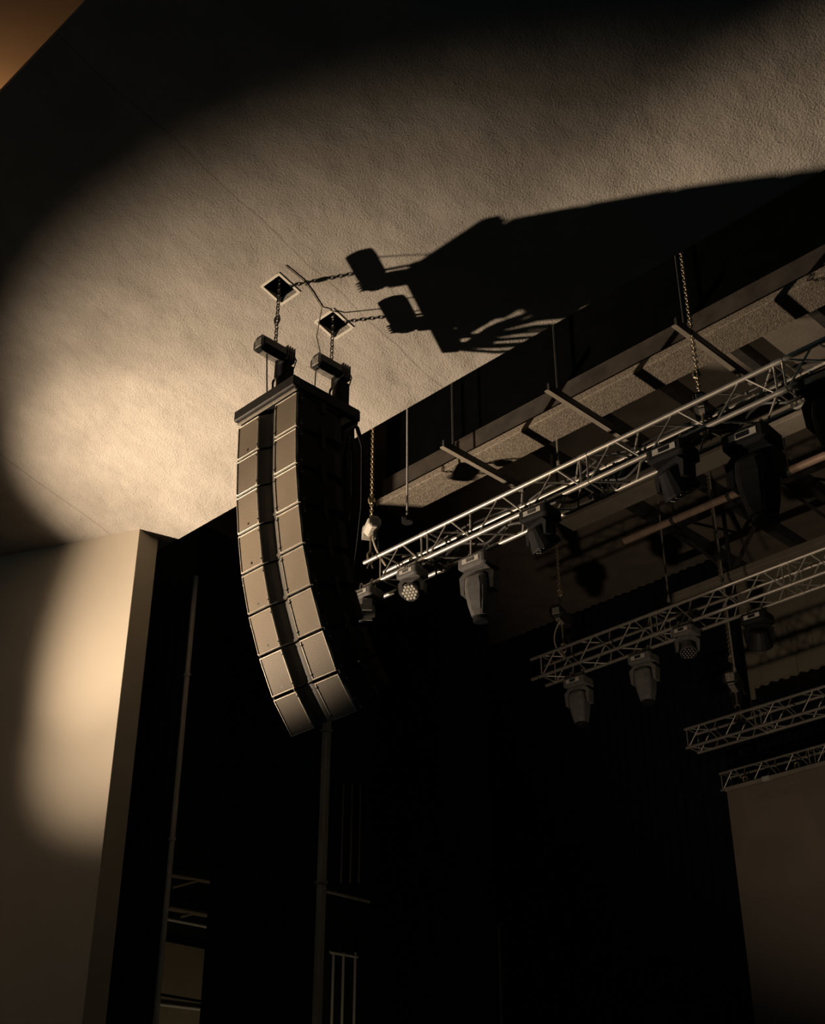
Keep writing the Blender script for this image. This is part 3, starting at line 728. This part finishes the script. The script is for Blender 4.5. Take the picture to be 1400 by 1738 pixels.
hr = thing('hanging_rod', 'pale hanging rod with a dark junction box before the concrete beam', 'rod', (q2.x, 8.6, q2.z))
part('rod', M_panel, hr, lambda b: tube(b, [(0, 0, 0), (0, 0, ZR - q2.z)], 0.011, 8))
part('junction_box', M_fixdark, hr, lambda b: tube(b, [(0, 0, 0.01), (0, 0, -0.05)], 0.06, 10))

q0, q1 = at_y(1060, 918, 13.0), at_y(1400, 770, 13.0)
pb_ = thing('pipe_batten', 'rusty pink pipe running below the stage roof', 'pipe', (q0.x, 13.0, q0.z))
part('pipe', M_pipe, pb_, lambda b: tube(b, [(0, 0, 0), (6.5, 0, 0)], 0.05, 14), True)
for k in range(6):
    part('pipe_hanger', M_darksteel, pb_, lambda b: (tube(b, [(0.75 + k * 0.85, 0, 0.0), (0.80 + k * 0.85, 0, 0)], 0.062, 12), tube(b, [(0.775 + k * 0.85, 0, 0.05), (0.775 + k * 0.85, 0, ZA - q0.z)], 0.010, 6)))
# lattice joist
YJ = 14.8
n0, n1 = at_y(1130, 1020, YJ), at_y(1400, 906, YJ)
js = thing('lattice_girder', 'dark lattice girder under the stage roof behind the second truss', 'girder', (n0.x, YJ, n0.z))
part('bottom_chord', M_beam, js, lambda b: box(b, (3.2, 0, 0), (6.4, 0.12, 0.10), bevel=0.006))
hz_ = ZA - 0.06 - n0.z
part('top_chord', M_darksteel, js, lambda b: box(b, (3.2, 0, hz_), (6.4, 0.12, 0.10)))
nd = [at_y(1240, 966, YJ).x - n0.x + i * 1.75 for i in range(3)]
for x_ in nd:
    for dx in (-0.85, 0.0, 0.85):
        part('web_bar', M_darksteel, js, lambda b: box(b, (x_ + dx / 2, 0, hz_ / 2), (0.045, 0.045, math.hypot(dx, hz_)), Matrix.Rotation(math.atan2(dx, hz_), 3, 'Y')))
# thin droppers
for lab, px, py, yy, pz in (('thin dropper wire left of the lattice girder', 1135, 1022, 13.4, 1022), ('thin pale dropper rod beside the round dark wash light', 1247, 1140, 13.2, 1140), ('thin rod above the near truss in mid picture', 948, 790, 9.6, 790)):
    q = at_y(px, py, yy); bm = BM(); tube(bm, [(0, 0, 0), (0, 0, ZR - q.z)], 0.012, 6); tube(bm, [(0, 0, 0), (0, 0, 0.05)], 0.02, 6)
    o = obj('dropper_rod', bm, M_pole); o.location = q; tag(o, lab, 'rod')

# cables looped along the near truss
def loop_cable(label, xs, y, z, amp, r, m, seedv):
    random.seed(seedv); pts = []
    for i in range(len(xs)):
        pts.append(V((xs[i], y + random.uniform(-0.05, 0.05), z - (amp if i % 2 else 0) * random.uniform(0.5, 1))))
    sm = []
    for i in range(len(pts) - 1):
        for k in range(6):
            t = k / 6; t = t * t * (3 - 2 * t); a = pts[i].lerp(pts[i + 1], k / 6); a.z = pts[i].z * (1 - t) + pts[i + 1].z * t; sm.append(a)
    sm.append(pts[-1]); o0 = sm[0].copy(); bm = BM(); tube(bm, [p - o0 for p in sm], r, 6)
    o = obj('power_cable', bm, m, smooth=True); o.location = o0; return tag(o, label, 'cable', 'cables on the near truss')
loop_cable('black cable sagging below the rear chord of the near truss', [-8.9 + i * 0.28 for i in range(22)], T1Y + 0.16, T1Z - 0.20, 0.10, 0.016, M_cable, 3)
loop_cable('black cable lying along the top of the near truss', [-8.7 + i * 0.33 for i in range(19)], T1Y + 0.24, T1Z + 0.05, 0.05, 0.012, M_cable, 5)
for i, (px, py, lab) in enumerate(((738, 965, 'bunched cables below the near truss right of the LED wash light'), (1020, 830, 'bunched cables inside the near truss left of the dark wash light'))):
    q = at_y(px, py, T1Y + 0.2); b_ = thing('cable_bundle', lab, 'cable', q, (0, 0, 0), 'cable bundles'); random.seed(20 + i)
    for k in range(9):
        x0_ = random.uniform(-0.16, 0.16)
        part('cable_loop', M_cable, b_, lambda b: tube(b, arc((x0_, random.uniform(-0.05, 0.05), 0.16), (x0_ + random.uniform(0.05, 0.16), random.uniform(-0.05, 0.05), 0.16), random.uniform(0.12, 0.26)), 0.010, 6))

# cables added behind the array, packed close to fill out its shadow
lo = thing('cable_loom', 'black cable loom behind the line array, added to fill its shadow', 'cable', (AXC, 6.3, 8.1)); random.seed(11)
for k in range(14):
    y0 = -0.10 + k * 0.027; xo = random.uniform(-0.20, 0.20); dz = -0.02 - 0.30 * (1 - k / 13)
    part('cable', M_bag, lo, lambda b: tube(b, [(xo * 0.3, 0.22, 0.04), (xo * 0.6, 0.10 + y0 * 0.5, dz * 0.5), (xo, y0, dz - 0.2), (xo, y0 + 0.01, -0.8), (xo, y0 * 0.8, -1.4), (xo * 0.9, y0 * 0.5 + 0.02, -1.9), (xo * 0.8, y0 * 0.2 + 0.10, -2.3)], 0.018, 6))
